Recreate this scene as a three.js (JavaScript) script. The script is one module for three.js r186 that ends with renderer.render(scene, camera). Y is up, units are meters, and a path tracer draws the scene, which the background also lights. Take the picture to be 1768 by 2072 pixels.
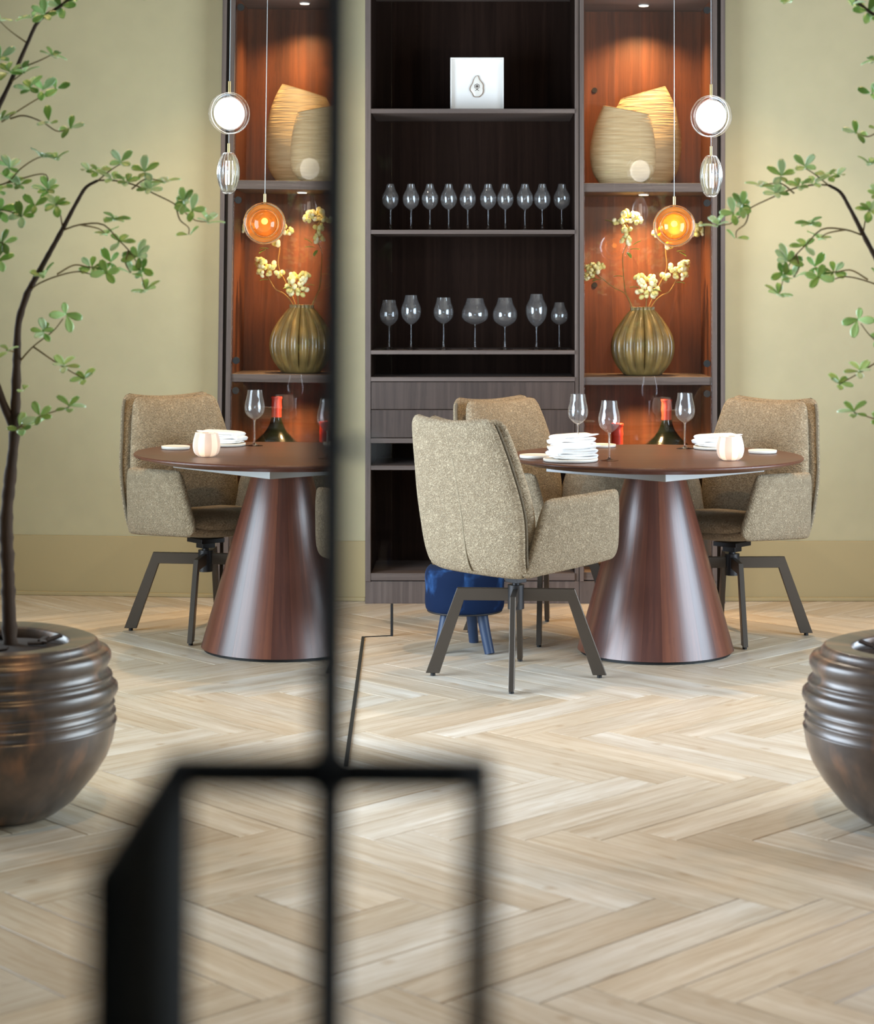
import * as THREE from 'three';
import { RoundedBoxGeometry } from 'three/addons/geometries/RoundedBoxGeometry.js';
import { mergeGeometries } from 'three/addons/utils/BufferGeometryUtils.js';
import { RectAreaLightUniformsLib } from 'three/addons/lights/RectAreaLightUniformsLib.js';
RectAreaLightUniformsLib.init();

// ---------------------------------------------------------------- camera, sky, large lights, exposure
const W = 1768, H = 2072, EYE = 1.387;
const scene = new THREE.Scene();
const camera = new THREE.PerspectiveCamera(29.04, W / H, 0.02, 60);   // 4000 px focal length on a 2072 px frame
camera.position.set(0, EYE, 0);
camera.lookAt(0, EYE, -1);
camera.setViewOffset(W, H, -86, 441, W, H);                           // shifted lens keeps the verticals upright
camera.focus = 7.7;
camera.userData.fStop = 4.3;
camera.updateProjectionMatrix();
const renderer = new THREE.WebGLRenderer({ antialias: true });
renderer.toneMapping = THREE.LinearToneMapping;
renderer.toneMappingExposure = 0.82;
renderer.shadowMap.enabled = true;
scene.background = new THREE.Color(0.55, 0.66, 0.8);
const V = (x, y, d) => new THREE.Vector3(x, y, -d);                    // d = metres in front of the camera
function windowLight(w, h, pos, target, intensity, color) {
  const l = new THREE.RectAreaLight(color, intensity, w, h);
  l.position.copy(pos); l.lookAt(target); scene.add(l); return l;
}
const DAY = new THREE.Color(0.7, 0.85, 1.0);
windowLight(2.6, 2.1, V(-2.44, 1.3, 5.9), V(0, 1.3, 5.9), 18, DAY);      // window_1, left
windowLight(2.0, 2.1, V(2.74, 1.3, 6.3), V(0, 1.3, 6.3), 13, DAY);         // window_2, right
windowLight(2.6, 2.2, V(-0.95, 1.4, -1.94), V(-0.95, 1.4, 3), 3, DAY);     // window_3, behind the camera to the left
const WARM = new THREE.Color(1.0, 0.62, 0.27);
function spot(pos, target, intensity, angle, penumbra = 0.8, color = WARM, radius = 1.5) {
  const l = new THREE.SpotLight(color, intensity, 0, angle, penumbra, 2);
  l.position.copy(pos); l.target.position.copy(target); l.castShadow = true; l.shadow.radius = radius;
  scene.add(l, l.target); return l;
}
function point(pos, intensity, color, radius = 1) {
  const l = new THREE.PointLight(color, intensity, 0, 2);
  l.position.copy(pos); l.castShadow = true; l.shadow.radius = radius; scene.add(l); return l;
}

// ---------------------------------------------------------------- helpers
let seed = 7;
const rnd = () => { seed = (seed + 0x6d2b79f5) | 0; let t = Math.imul(seed ^ (seed >>> 15), 1 | seed); t = (t + Math.imul(t ^ (t >>> 7), 61 | t)) ^ t; return ((t ^ (t >>> 14)) >>> 0) / 4294967296; };
const rr = (a, b) => a + (b - a) * rnd();
const lerp = THREE.MathUtils.lerp, clamp = THREE.MathUtils.clamp, ss = THREE.MathUtils.smoothstep;
const used = {};
const numbered = (n) => { const k = used[n] = (used[n] ?? -1) + 1; return k ? n + '_' + String(k).padStart(3, '0') : n; };
const shade = (o) => { o.castShadow = true; o.receiveShadow = true; return o; };
function thing(name, label, category, pos = [0, 0, 0], turn = 0, group) {
  const o = new THREE.Group(); o.name = numbered(name); scene.add(o);
  o.position.set(...(pos.isVector3 ? pos.toArray() : pos)); o.rotation.y = turn;
  o.userData = { label, category }; if (group) o.userData.group = group;
  return o;
}
function part(name, geo, mat, parent, label) {
  const m = shade(new THREE.Mesh(Array.isArray(geo) ? mergeGeometries(geo.map((g) => (g.index ? g.toNonIndexed() : g))) : geo, mat));
  m.name = name; parent.add(m); if (label) m.userData.label = label; return m;
}
function struct(name, geo, mat) { const m = part(name, geo, mat, scene); m.userData = { kind: 'structure' }; return m; }
function copy(root, label, pos, turn) {
  const r = root.clone(); r.name = numbered(root.name.replace(/_\d{3}$/, '')); scene.add(r);
  r.userData = { ...root.userData, label }; r.position.set(...(pos.isVector3 ? pos.toArray() : pos)); if (turn !== undefined) r.rotation.set(0, turn, 0);
  return r;
}
// value noise, tileable with period p
const HASH = new Float32Array(65536).map(() => rnd());
const hsh = (x, y, s) => HASH[(((x * 73 + s * 131) & 255) << 8 | ((y * 151 + s * 57) & 255))];
function noise(x, y, px = 256, py = 256, s = 0) {
  const ix = Math.floor(x), iy = Math.floor(y), fx = x - ix, fy = y - iy, u = fx * fx * (3 - 2 * fx), v = fy * fy * (3 - 2 * fy);
  const m = (a, p) => ((a % p) + p) % p, x0 = m(ix, px), x1 = m(ix + 1, px), y0 = m(iy, py), y1 = m(iy + 1, py);
  return lerp(lerp(hsh(x0, y0, s), hsh(x1, y0, s), u), lerp(hsh(x0, y1, s), hsh(x1, y1, s), u), v);
}
const fbm = (x, y, px, py, s, n = 4) => { let a = 0.5, t = 0, z = 0; for (let i = 0; i < n; i++) { t += a * noise(x, y, px, py, s + i * 7); z += a; x *= 2; y *= 2; px *= 2; py *= 2; a *= 0.5; } return t / z; };
function tex(w, h, fn, srgb = true) {
  const d = new Uint8Array(w * h * 4);
  for (let y = 0; y < h; y++) for (let x = 0; x < w; x++) {
    const c = fn((x + 0.5) / w, (y + 0.5) / h), o = (y * w + x) * 4;
    for (let k = 0; k < 3; k++) d[o + k] = clamp((Array.isArray(c) ? c[k] : c) * 255, 0, 255);
    d[o + 3] = 255;
  }
  const t = new THREE.DataTexture(d, w, h); t.wrapS = t.wrapT = THREE.RepeatWrapping; t.magFilter = THREE.LinearFilter; t.minFilter = THREE.LinearMipmapLinearFilter; t.generateMipmaps = true;
  if (srgb) t.colorSpace = THREE.SRGBColorSpace; t.needsUpdate = true; return t;
}
const hex = (h) => [(h >> 16 & 255) / 255, (h >> 8 & 255) / 255, (h & 255) / 255];
const mix3 = (a, b, t) => a.map((x, i) => lerp(x, b[i], t));
const std = (o) => new THREE.MeshStandardMaterial(o), phy = (o) => new THREE.MeshPhysicalMaterial(o);
const sized = (t, sx, sy) => { const c = t.clone(); c.repeat.set(1 / sx, 1 / sy); c.needsUpdate = true; return c; };  // texture spans sx x sy metres

// uv in metres by the dominant axis of the normal; the grain runs along `axis`
function metric(g, axis = 1, off = [0, 0]) {
  const p = g.attributes.position, n = g.attributes.normal, uv = new Float32Array(p.count * 2);
  for (let i = 0; i < p.count; i++) {
    const a = [Math.abs(n.getX(i)), Math.abs(n.getY(i)), Math.abs(n.getZ(i))], c = [p.getX(i), p.getY(i), p.getZ(i)];
    let dom = a.indexOf(Math.max(...a)); let others = [0, 1, 2].filter((k) => k !== dom);
    let v = others.includes(axis) ? axis : others[1], u = others.find((k) => k !== v);
    uv[i * 2] = c[u] + off[0]; uv[i * 2 + 1] = c[v] + off[1];
  }
  g.setAttribute('uv', new THREE.BufferAttribute(uv, 2)); return g;
}
let boxN = 0;
function box(x0, x1, y0, y1, d0, d1, axis = 1, r = 0.0015) {
  const w = x1 - x0, h = y1 - y0, dd = d1 - d0, g = new RoundedBoxGeometry(w, h, dd, 1, Math.min(r, w / 3, h / 3, dd / 3));
  if (axis === 'wall') return metric(g.translate((x0 + x1) / 2, (y0 + y1) / 2, -(d0 + d1) / 2), 1);
  boxN++; metric(g, axis, [boxN * 0.37, boxN * 0.53]);
  return g.translate((x0 + x1) / 2, (y0 + y1) / 2, -(d0 + d1) / 2);
}
const cyl = (r0, r1, y0, y1, n = 24) => new THREE.CylinderGeometry(r1, r0, y1 - y0, n).translate(0, (y0 + y1) / 2, 0);
const lathe = (pts, n = 48) => new THREE.LatheGeometry(pts.map(([x, y]) => new THREE.Vector2(Math.max(x, 0), y)), n);
const curvePts = (pts, n) => new THREE.CatmullRomCurve3(pts.map(([x, y]) => new THREE.Vector3(x, y, 0)), false, 'centripetal').getPoints(n).map((p) => [Math.max(p.x, 0), p.y]);
const tube = (pts, r, n = 20, k = 6) => new THREE.TubeGeometry(new THREE.CatmullRomCurve3(pts, false, 'centripetal'), n, r, k);
function taper(pts, r0, r1, n = 40, k = 8, wob = 0) {               // a tube that thins along its way
  const g = tube(pts, 1, n, k), c = new THREE.CatmullRomCurve3(pts, false, 'centripetal'), p = g.attributes.position, q = new THREE.Vector3();
  for (let i = 0; i <= n; i++) { const ctr = c.getPointAt(i / n), r = lerp(r0, r1, i / n) * (1 + wob * (noise(i * 0.7, 3, 256, 256, 5) - 0.5));
    for (let j = 0; j <= k; j++) { const a = i * (k + 1) + j; q.fromBufferAttribute(p, a).sub(ctr).multiplyScalar(r).add(ctr); p.setXYZ(a, q.x, q.y, q.z); } }
  return g;
}
// padded slab around a mid-surface M(u, v), u and v in -1..1, half thickness t, superelliptic edge
function slab(M, t, nu = 28, nv = 28, e = 4, uvScale) {
  const pos = [], uv = [], idx = [], a = new THREE.Vector3(), b = new THREE.Vector3();
  const warp = (s) => Math.sin(s * Math.PI / 2) * 0.55 + s * 0.45;
  for (let side = 0; side < 2; side++) for (let j = 0; j <= nv; j++) for (let i = 0; i <= nu; i++) {
    const u = warp(i / nu * 2 - 1), v = warp(j / nv * 2 - 1), k = 0.002, c = M(u, v);
    a.copy(M(Math.min(u + k, 1), v)).sub(M(Math.max(u - k, -1), v)); b.copy(M(u, Math.min(v + k, 1))).sub(M(u, Math.max(v - k, -1)));
    const n = a.cross(b).normalize();
    const h = (typeof t === 'function' ? t(u, v) : t) * Math.pow(Math.max(0, 1 - Math.abs(u) ** e), 1 / 2.2) * Math.pow(Math.max(0, 1 - Math.abs(v) ** e), 1 / 2.2) * (side ? -1 : 1);
    pos.push(c.x + n.x * h, c.y + n.y * h, c.z + n.z * h);
    uv.push((u + 1) / 2 * uvScale[0] + side * 0.31, (v + 1) / 2 * uvScale[1]);
  }
  const N = (nu + 1) * (nv + 1);
  for (let side = 0; side < 2; side++) for (let j = 0; j < nv; j++) for (let i = 0; i < nu; i++) {
    const p = side * N + j * (nu + 1) + i, q = p + 1, r = p + nu + 1, s = r + 1;
    side ? idx.push(p, r, q, q, r, s) : idx.push(p, q, r, q, s, r);
  }
  const g = new THREE.BufferGeometry();
  g.setAttribute('position', new THREE.Float32BufferAttribute(pos, 3)); g.setAttribute('uv', new THREE.Float32BufferAttribute(uv, 2)); g.setIndex(idx); g.computeVertexNormals();
  const nn = g.attributes.normal;                                     // weld the two sheets' normals along the rim
  for (let j = 0; j <= nv; j++) for (let i = 0; i <= nu; i++) if (i === 0 || j === 0 || i === nu || j === nv) {
    const p = j * (nu + 1) + i, q = p + N; a.set(nn.getX(p) + nn.getX(q), nn.getY(p) + nn.getY(q), nn.getZ(p) + nn.getZ(q)).normalize();
    nn.setXYZ(p, a.x, a.y, a.z); nn.setXYZ(q, a.x, a.y, a.z);
  }
  return g;
}
const corner = (v, r) => { const k = (Math.abs(v) - (1 - r)) / r; return k > 0 ? 1 - Math.sqrt(Math.max(0, 1 - k * k)) : 0; };  // 0 inside, 1 at the very end
const table1 = (xs, ys) => (x) => { if (x <= xs[0]) return ys[0]; for (let i = 1; i < xs.length; i++) if (x <= xs[i]) { const t = (x - xs[i - 1]) / (xs[i] - xs[i - 1]); return lerp(ys[i - 1], ys[i], t); } return ys[ys.length - 1]; };
function smoothTable(xs, ys) { const c = new THREE.SplineCurve(xs.map((x, i) => new THREE.Vector2(x, ys[i]))).getPoints(120); return table1(c.map((p) => p.x), c.map((p) => p.y)); }

// ---------------------------------------------------------------- materials
const oakTex = tex(512, 1024, (u, v) => {
  const lane = Math.floor(u * 4), x = u * 4 - lane, warp = (fbm(u * 8, v * 6, 8, 6, lane) - 0.5) * 1.2;
  const g = fbm(u * 64 + warp * 3, v * 5, 64, 5, 3), fine = noise(u * 200, v * 24, 200, 24, 9), cath = Math.sin((x * 5 + warp * 2.4 + fbm(u * 8, v * 3, 8, 3, 4) * 4) * 6.28) * 0.5 + 0.5;
  let c = mix3(hex(0xd0c6b6), hex(0xb2a08a), clamp(g * 1.25 - 0.2 + cath * 0.22, 0, 1));
  c = mix3(c, hex(0xdcd4c8), clamp(fbm(u * 12, v * 4, 12, 4, 21) * 1.4 - 0.5, 0, 0.7));
  const kx = noise(u * 10, v * 14, 10, 14, 33); if (kx > 0.9) c = mix3(c, hex(0x8f7050), (kx - 0.9) * 5);
  return mix3(c, hex(0xa68c6c), fine > 0.72 ? 0.22 : 0);
});
const oakBump = tex(512, 1024, (u, v) => 0.5 + 0.5 * (noise(u * 200, v * 24, 200, 24, 9) - 0.5), false);
function woodTex(a, b, c2, streak = 1) {
  return tex(512, 1024, (u, v) => {
    const warp = (fbm(u * 4, v * 4, 4, 4, 11) - 0.5) * 0.6, g = fbm(u * 70 + warp * 5, v * 4, 70, 4, 13), band = fbm(u * 12 + warp, v * 1, 12, 1, 17, 3), f = noise(u * 220, v * 30, 220, 30, 23);
    return mix3(mix3(hex(a), hex(b), clamp(g * 1.6 - 0.4, 0, 1) * streak), hex(c2), clamp(band * 1.5 - 0.55 + (f > 0.75 ? 0.2 : 0), 0, 0.8) * streak);
  });
}
const cabinetTex = woodTex(0x6b5d56, 0x534640, 0x463b36), panelTex = woodTex(0x6c3c20, 0x4e2a15, 0x3a1e0f), walnutTex = woodTex(0x8f5c42, 0x734634, 0x5d3629);
const M = {};
M.oak = [0xffffff, 0xf8f3ec, 0xf0e8dd, 0xfff8ee].map((c) => std({ color: c, map: oakTex, bumpMap: oakBump, bumpScale: 0.0006, roughness: 0.42 }));
M.slabOak = std({ color: 0xb09a78, roughness: 0.6 });
M.cabinet = std({ map: sized(cabinetTex, 0.7, 1.6), roughness: 0.5 });
M.cabinetBack = std({ map: sized(panelTex, 0.8, 1.8), roughness: 0.42 });
M.drawer = std({ color: 0xc0b6b0, map: sized(cabinetTex, 0.7, 1.6), roughness: 0.5 });
M.cabinetShade = phy({ color: 0x6b5a50, map: sized(cabinetTex, 0.7, 1.6), roughness: 0.85, specularIntensity: 0.15 });  // same cabinet wood, the shade inside the open bay put into its colour
M.dark = std({ color: 0x241f1d, roughness: 0.6 });
M.walnut = phy({ color: 0xad9a92, map: sized(walnutTex, 0.5, 1.3), roughness: 0.42, clearcoat: 0.25, clearcoatRoughness: 0.32 });
M.stave = [0xd8c4c2, 0xbfa8a8, 0xa89092].map((c) => phy({ color: c, map: sized(walnutTex, 0.6, 1.3), roughness: 0.4, clearcoat: 0.75, clearcoatRoughness: 0.28 }));
M.plaster = std({ map: sized(tex(512, 512, (u, v) => { const a = fbm(u * 3, v * 3, 3, 3, 41, 5), b = fbm(u * 40, v * 40, 40, 40, 43, 3); return mix3(hex(0xbfb28c), hex(0xaa9f7e), clamp(a * 1.8 - 0.4 + (b - 0.5) * 0.25, 0, 1)); }), 2.6, 2.6), roughness: 0.85 });
M.skirt = std({ color: 0xaa966a, roughness: 0.6 });
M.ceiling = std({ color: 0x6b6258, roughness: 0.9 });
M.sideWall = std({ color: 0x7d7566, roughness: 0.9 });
const bouTex = tex(512, 512, (u, v) => { const wx = (noise(u * 60, v * 60, 60, 60, 51) - 0.5) * 3, wy = (noise(u * 60, v * 60, 60, 60, 52) - 0.5) * 3; const n = fbm(u * 110 + wx, v * 150 + wy, 110, 150, 53, 3), l = fbm(u * 10, v * 10, 10, 10, 57); return mix3(hex(0x806f57), hex(0xb8a78b), clamp((n - 0.3) * 2.0 + (l - 0.5) * 0.3, 0, 1)); });
const bouBump = tex(512, 512, (u, v) => { const wx = (noise(u * 60, v * 60, 60, 60, 51) - 0.5) * 3, wy = (noise(u * 60, v * 60, 60, 60, 52) - 0.5) * 3; return clamp((fbm(u * 110 + wx, v * 150 + wy, 110, 150, 53, 3) - 0.2) * 1.6, 0, 1); }, false);
M.boucle = phy({ map: sized(bouTex, 0.3, 0.3), bumpMap: sized(bouBump, 0.3, 0.3), bumpScale: 0.004, roughness: 0.95, sheen: 0.4, sheenRoughness: 0.6, sheenColor: new THREE.Color(0.5, 0.45, 0.36) });
M.seam = std({ color: 0x8a7d66, roughness: 0.9 });
M.bronze = std({ color: 0x564e46, metalness: 0.75, roughness: 0.42 });
M.steelDark = std({ color: 0x3c3b3c, metalness: 0.7, roughness: 0.4 });
M.black = std({ color: 0x0d0d0e, roughness: 0.55 });
M.mattBlack = std({ color: 0x050505, roughness: 0.95 });
M.greyMetal = std({ color: 0xaeb0b0, metalness: 0.3, roughness: 0.5 });
M.brass = std({ color: 0xc9ad7a, metalness: 0.9, roughness: 0.3 });
M.glass = phy({ color: 0xffffff, transmission: 0.965, thickness: 0, roughness: 0.01, ior: 1.72 });
M.solidGlass = phy({ color: 0xffffff, transmission: 1, thickness: 0.01, roughness: 0, ior: 1.5 });
M.pane = phy({ color: 0xffffff, transmission: 1, thickness: 0, roughness: 0, ior: 1.5 });
M.screenPane = phy({ color: 0xffffff, transmission: 1, thickness: 0, roughness: 0, ior: 1.5, specularIntensity: 0.08 });
M.mirror = std({ color: new THREE.Color(0.64, 0.64, 0.58), metalness: 1, roughness: 0 });
M.velvet = phy({ map: sized(tex(256, 256, (u, v) => { const a = fbm(u * 5, v * 5, 5, 5, 61, 5), b = fbm(u * 9, v * 4, 9, 4, 67, 4); return mix3(hex(0x051a38), hex(0x274a78), clamp((a - 0.5) * 3 + (b - 0.55) * 2.4, 0, 1)); }), 0.4, 0.4), roughness: 0.85, sheen: 0.25, sheenRoughness: 0.4, sheenColor: new THREE.Color(0.15, 0.3, 0.55), specularIntensity: 0.4 });
M.velvetLeg = std({ color: 0x22344f, roughness: 0.5 });
M.sand = std({ map: sized(tex(256, 512, (u, v) => { const s = fbm(u * 10, v * 90, 10, 90, 71, 3); return mix3(hex(0xb09a72), hex(0xc4b088), clamp(s * 1.8 - 0.4, 0, 1)); }), 0.5, 0.5), bumpMap: sized(tex(256, 512, (u, v) => clamp(fbm(u * 9, v * 80, 9, 80, 73, 4) * 1.7 - 0.3, 0, 1), false), 0.5, 0.5), bumpScale: 0.0025, roughness: 0.65 });
M.ribGlaze = phy({ map: sized(tex(256, 256, (u, v) => mix3(hex(0x8d7440), hex(0x6b5a33), clamp(fbm(u * 6, v * 6, 6, 6, 81) * 2 - 0.5, 0, 1))), 0.3, 0.3), roughness: 0.35, clearcoat: 0.7, clearcoatRoughness: 0.12 });
M.potGlaze = phy({ map: sized(tex(512, 512, (u, v) => { const a = fbm(u * 5, v * 5, 5, 5, 91, 5), b = fbm(u * 14, v * 6, 14, 6, 93, 4); return mix3(mix3(hex(0x6d5d52), hex(0x413732), clamp(a * 2.4 - 0.7, 0, 1)), hex(0x8f664c), clamp(b * 2.6 - 1.3, 0, 0.8)); }), 0.7, 0.7), roughness: 0.38, metalness: 0.25, clearcoat: 0.5, clearcoatRoughness: 0.25 });
M.soil = std({ color: 0x2a1d15, roughness: 1 });
M.bark = std({ map: sized(tex(128, 256, (u, v) => mix3(hex(0x4a3524), hex(0x2a1e15), fbm(u * 8, v * 20, 8, 20, 95))), 0.2, 0.4), roughness: 0.9 });
M.twig = std({ color: 0x6d5a34, roughness: 0.8 });
M.leaf = [0xaecf7c, 0xc3e0a2, 0x96b866, 0xd2e6c4].map((c) => phy({ color: c, roughness: 0.5, transmission: 0.45, thickness: 0, side: THREE.DoubleSide, sheen: 0.2 }));
M.flowerLeaf = phy({ color: 0x7f9440, roughness: 0.6, side: THREE.DoubleSide });
M.berry = [0xeae09c, 0xd8cd7e, 0xf3ecc0].map((c) => std({ color: c, roughness: 0.6 }));
M.flowerStem = std({ color: 0x8a6a34, roughness: 0.8 });
M.white = std({ color: 0xeeebe6, roughness: 0.6 });
M.linen = std({ color: 0xf4f3f1, roughness: 0.9, bumpMap: sized(bouBump, 0.05, 0.05), bumpScale: 0.0002 });
M.ceramic = std({ color: 0xe4dfd4, roughness: 0.45 });
M.bottle = phy({ color: 0x0b0f08, roughness: 0.12, clearcoat: 1, clearcoatRoughness: 0.05 });
M.wax = std({ color: 0xb8301c, roughness: 0.4 });
const glow = (c, k) => std({ color: 0xffffff, emissive: c, emissiveIntensity: k, roughness: 0.5 });
M.led = glow(new THREE.Color(1, 0.86, 0.62), 6);

// ---------------------------------------------------------------- the room
const BACK = 8.95, CEIL = 3.3, LEFT = -2.5, RIGHT = 2.8, FRONT = -2.0;
// floor: slab with herringbone planks lying in it
const floor = struct('floor', box(LEFT - 0.2, RIGHT + 0.2, -0.2, -0.009, FRONT - 0.2, BACK + 0.6, 0, 0.001), M.slabOak);
{
  const PW = 0.136, PL = 0.816, variants = [], rest = [];
  const plankGeo = (k) => {
    const g0 = 0.0009, e = 0.0022, l = PL / 2 - g0, w = PW / 2 - g0, pos = [], uv = [], idx = [];
    const ring = (y, in_) => [[-l + in_, -w + in_], [l - in_, -w + in_], [l - in_, w - in_], [-l + in_, w - in_]].map(([a, b]) => [a, y, b]);
    const add = (a, b, c, d) => { const n = pos.length / 3; for (const p of [a, b, c, d]) { pos.push(...p); uv.push(((k % 4) + 0.5 + p[2] / PW * 0.96) / 4, (k >> 2) * 0.5 + 0.25 + p[0] / PL * 0.48); } idx.push(n, n + 2, n + 1, n, n + 3, n + 2); };
    const T = ring(0, e), S = ring(-0.0012, 0), B = ring(-0.012, 0);
    add(...T); for (let i = 0; i < 4; i++) { const j = (i + 1) % 4; add(T[j], T[i], S[i], S[j]); add(S[j], S[i], B[i], B[j]); }
    const g = new THREE.BufferGeometry(); g.setAttribute('position', new THREE.Float32BufferAttribute(pos, 3)); g.setAttribute('uv', new THREE.Float32BufferAttribute(uv, 2)); g.setIndex(idx);
    const ng = g.toNonIndexed(); ng.computeVertexNormals(); return ng;
  };
  for (let k = 0; k < 8; k++) variants.push(plankGeo(k));
  const c = Math.SQRT1_2, seen = (X, d) => d > 2.9 && d < BACK + 0.12 && X > -0.11 * d - 0.4 && X < 0.28 * d + 0.35;
  const PX = 0.02, PD = 6.27 ;
  for (let a = -90; a <= 90; a++) for (let b = -10; b <= 10; b++) for (let kind = 0; kind < 2; kind++) {
    const p = a * PW - 2 * PL * b + (kind ? -PW / 2 : PL / 2), q = a * PW + (kind ? PL / 2 : PW / 2);
    const X = (p + q) * c + PX, d = (p - q) * c + PD;
    const turnY = (kind ? -1 : 1) * Math.PI / 4 + (rnd() < 0.5 ? Math.PI : 0), vi = Math.floor(rnd() * 8), dy = rr(-0.0004, 0.0002);
    if (!seen(X, d)) {                                                  // planks out of the photograph's view
      if (X > LEFT - 0.3 && X < RIGHT + 0.3 && d > FRONT - 0.3 && d < BACK + 0.3) rest.push(variants[vi].clone().rotateY(turnY).translate(X, dy, -d));
      continue;
    }
    const m = part('plank', variants[vi], M.oak[Math.floor(rnd() * 4)], floor);
    m.position.set(X, dy, -d); m.rotation.y = turnY;
  }
  part('planks', rest, M.oak[1], floor).userData.kind = 'stuff';
}
struct('ceiling', box(LEFT - 0.2, RIGHT + 0.2, CEIL, CEIL + 0.2, FRONT - 0.2, BACK + 0.6, 0), M.ceiling);
// back wall, built around the cabinet's recess
const CX0 = -0.515, CX1 = 1.101, CTOP = 2.78;
struct('wall_back', [box(LEFT - 0.2, CX0, 0, CEIL, BACK, BACK + 0.2, 'wall', 0.0002), box(CX1, RIGHT + 0.2, 0, CEIL, BACK, BACK + 0.2, 'wall', 0.0002), box(CX0, CX1, CTOP, CEIL, BACK, BACK + 0.2, 'wall', 0.0002), box(CX0 - 0.02, CX1 + 0.02, 0, CTOP + 0.1, BACK + 0.42, BACK + 0.6, 'wall', 0.0002)], M.plaster);
function wallWithWindow(name, n, alongX, at0, at1, lo, hi, w0, w1, y0 = 0.25, y1 = 2.55) {
  const b = (a0, a1, ya, yb) => (alongX ? box(a0, a1, ya, yb, at0, at1) : box(at0, at1, ya, yb, a0, a1));
  struct(name, [b(lo, w0, 0, CEIL), b(w1, hi, 0, CEIL), b(w0, w1, 0, y0), b(w0, w1, y1, CEIL)], M.sideWall);
  const mid = (at0 + at1) / 2, f = (a0, a1, ya, yb) => (alongX ? box(a0, a1, ya, yb, mid - 0.03, mid + 0.03) : box(mid - 0.03, mid + 0.03, ya, yb, a0, a1));
  const win = struct('window_' + n, [f(w0, w0 + 0.05, y0, y1), f(w1 - 0.05, w1, y0, y1), f(w0, w1, y0, y0 + 0.05), f(w0, w1, y1 - 0.05, y1), f((w0 + w1) / 2 - 0.025, (w0 + w1) / 2 + 0.025, y0, y1)], M.black);
  part('pane', alongX ? box(w0, w1, y0, y1, mid - 0.003, mid + 0.003) : box(mid - 0.003, mid + 0.003, y0, y1, w0, w1), M.pane, win);
}
wallWithWindow('wall_left', 1, false, LEFT - 0.2, LEFT, FRONT, BACK, 4.6, 7.2);
wallWithWindow('wall_right', 2, false, RIGHT, RIGHT + 0.2, FRONT, BACK, 5.3, 7.3);
wallWithWindow('wall_front', 3, true, FRONT - 0.2, FRONT, LEFT, RIGHT, -2.25, 0.35);
// skirting
struct('baseboard_back', [box(LEFT, CX0, 0, 0.27, BACK - 0.014, BACK - 0.001, 0, 0.003), box(CX1, RIGHT, 0, 0.27, BACK - 0.014, BACK - 0.001, 0, 0.003)], M.skirt);
struct('trim_1', [box(LEFT, CX0, 0, 0.018, BACK - 0.03, BACK - 0.014, 0, 0.004), box(CX1, RIGHT, 0, 0.018, BACK - 0.03, BACK - 0.014, 0, 0.004)], M.skirt);

// ---------------------------------------------------------------- cabinets
const CF = 8.85, CB = 9.29;
{
  const t = thing('shelving_cabinet', 'tall dark wood open cabinet with rows of wine glasses and two flat drawers', 'cabinet');
  part('side_panel', box(-0.512, -0.487, 0.1, 2.76, CF, CB), M.cabinet, t);
  part('side_panel', box(0.427, 0.446, 0.1, 2.76, CF + 0.012, CB), M.cabinet, t);
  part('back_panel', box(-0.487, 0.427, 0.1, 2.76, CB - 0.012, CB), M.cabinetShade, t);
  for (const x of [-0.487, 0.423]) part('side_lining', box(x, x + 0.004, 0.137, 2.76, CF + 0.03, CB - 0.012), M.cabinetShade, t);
  part('top_panel', box(-0.512, 0.446, 2.76, 2.778, CF, CB, 0), M.cabinet, t);
  for (const [y0, y1] of [[2.197, 2.217], [1.656, 1.6746], [1.117, 1.135], [0.9954, 1.0153], [0.719, 0.741], [0.599, 0.619], [0.104, 0.137]]) part('shelf', box(-0.487, 0.427, y0, y1, CF + 0.002, CB - 0.012, 0), M.cabinet, t);
  for (const [y0, y1] of [[0.871, 0.993], [0.744, 0.8685]]) part('drawer', [box(-0.4855, 0.4255, y0, y1, CF + 0.004, CF + 0.022), box(-0.47, 0.41, y0 + 0.01, y1 - 0.015, CF + 0.022, CB - 0.04)], M.drawer, t);
  part('plinth', box(-0.512, 0.446, 0, 0.1, CF + 0.006, CB), M.cabinet, t);
}
const DX0 = 0.467, DX1 = 1.042, S1 = 1.885, S2 = 1.0153, DTOP = 2.712;
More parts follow.
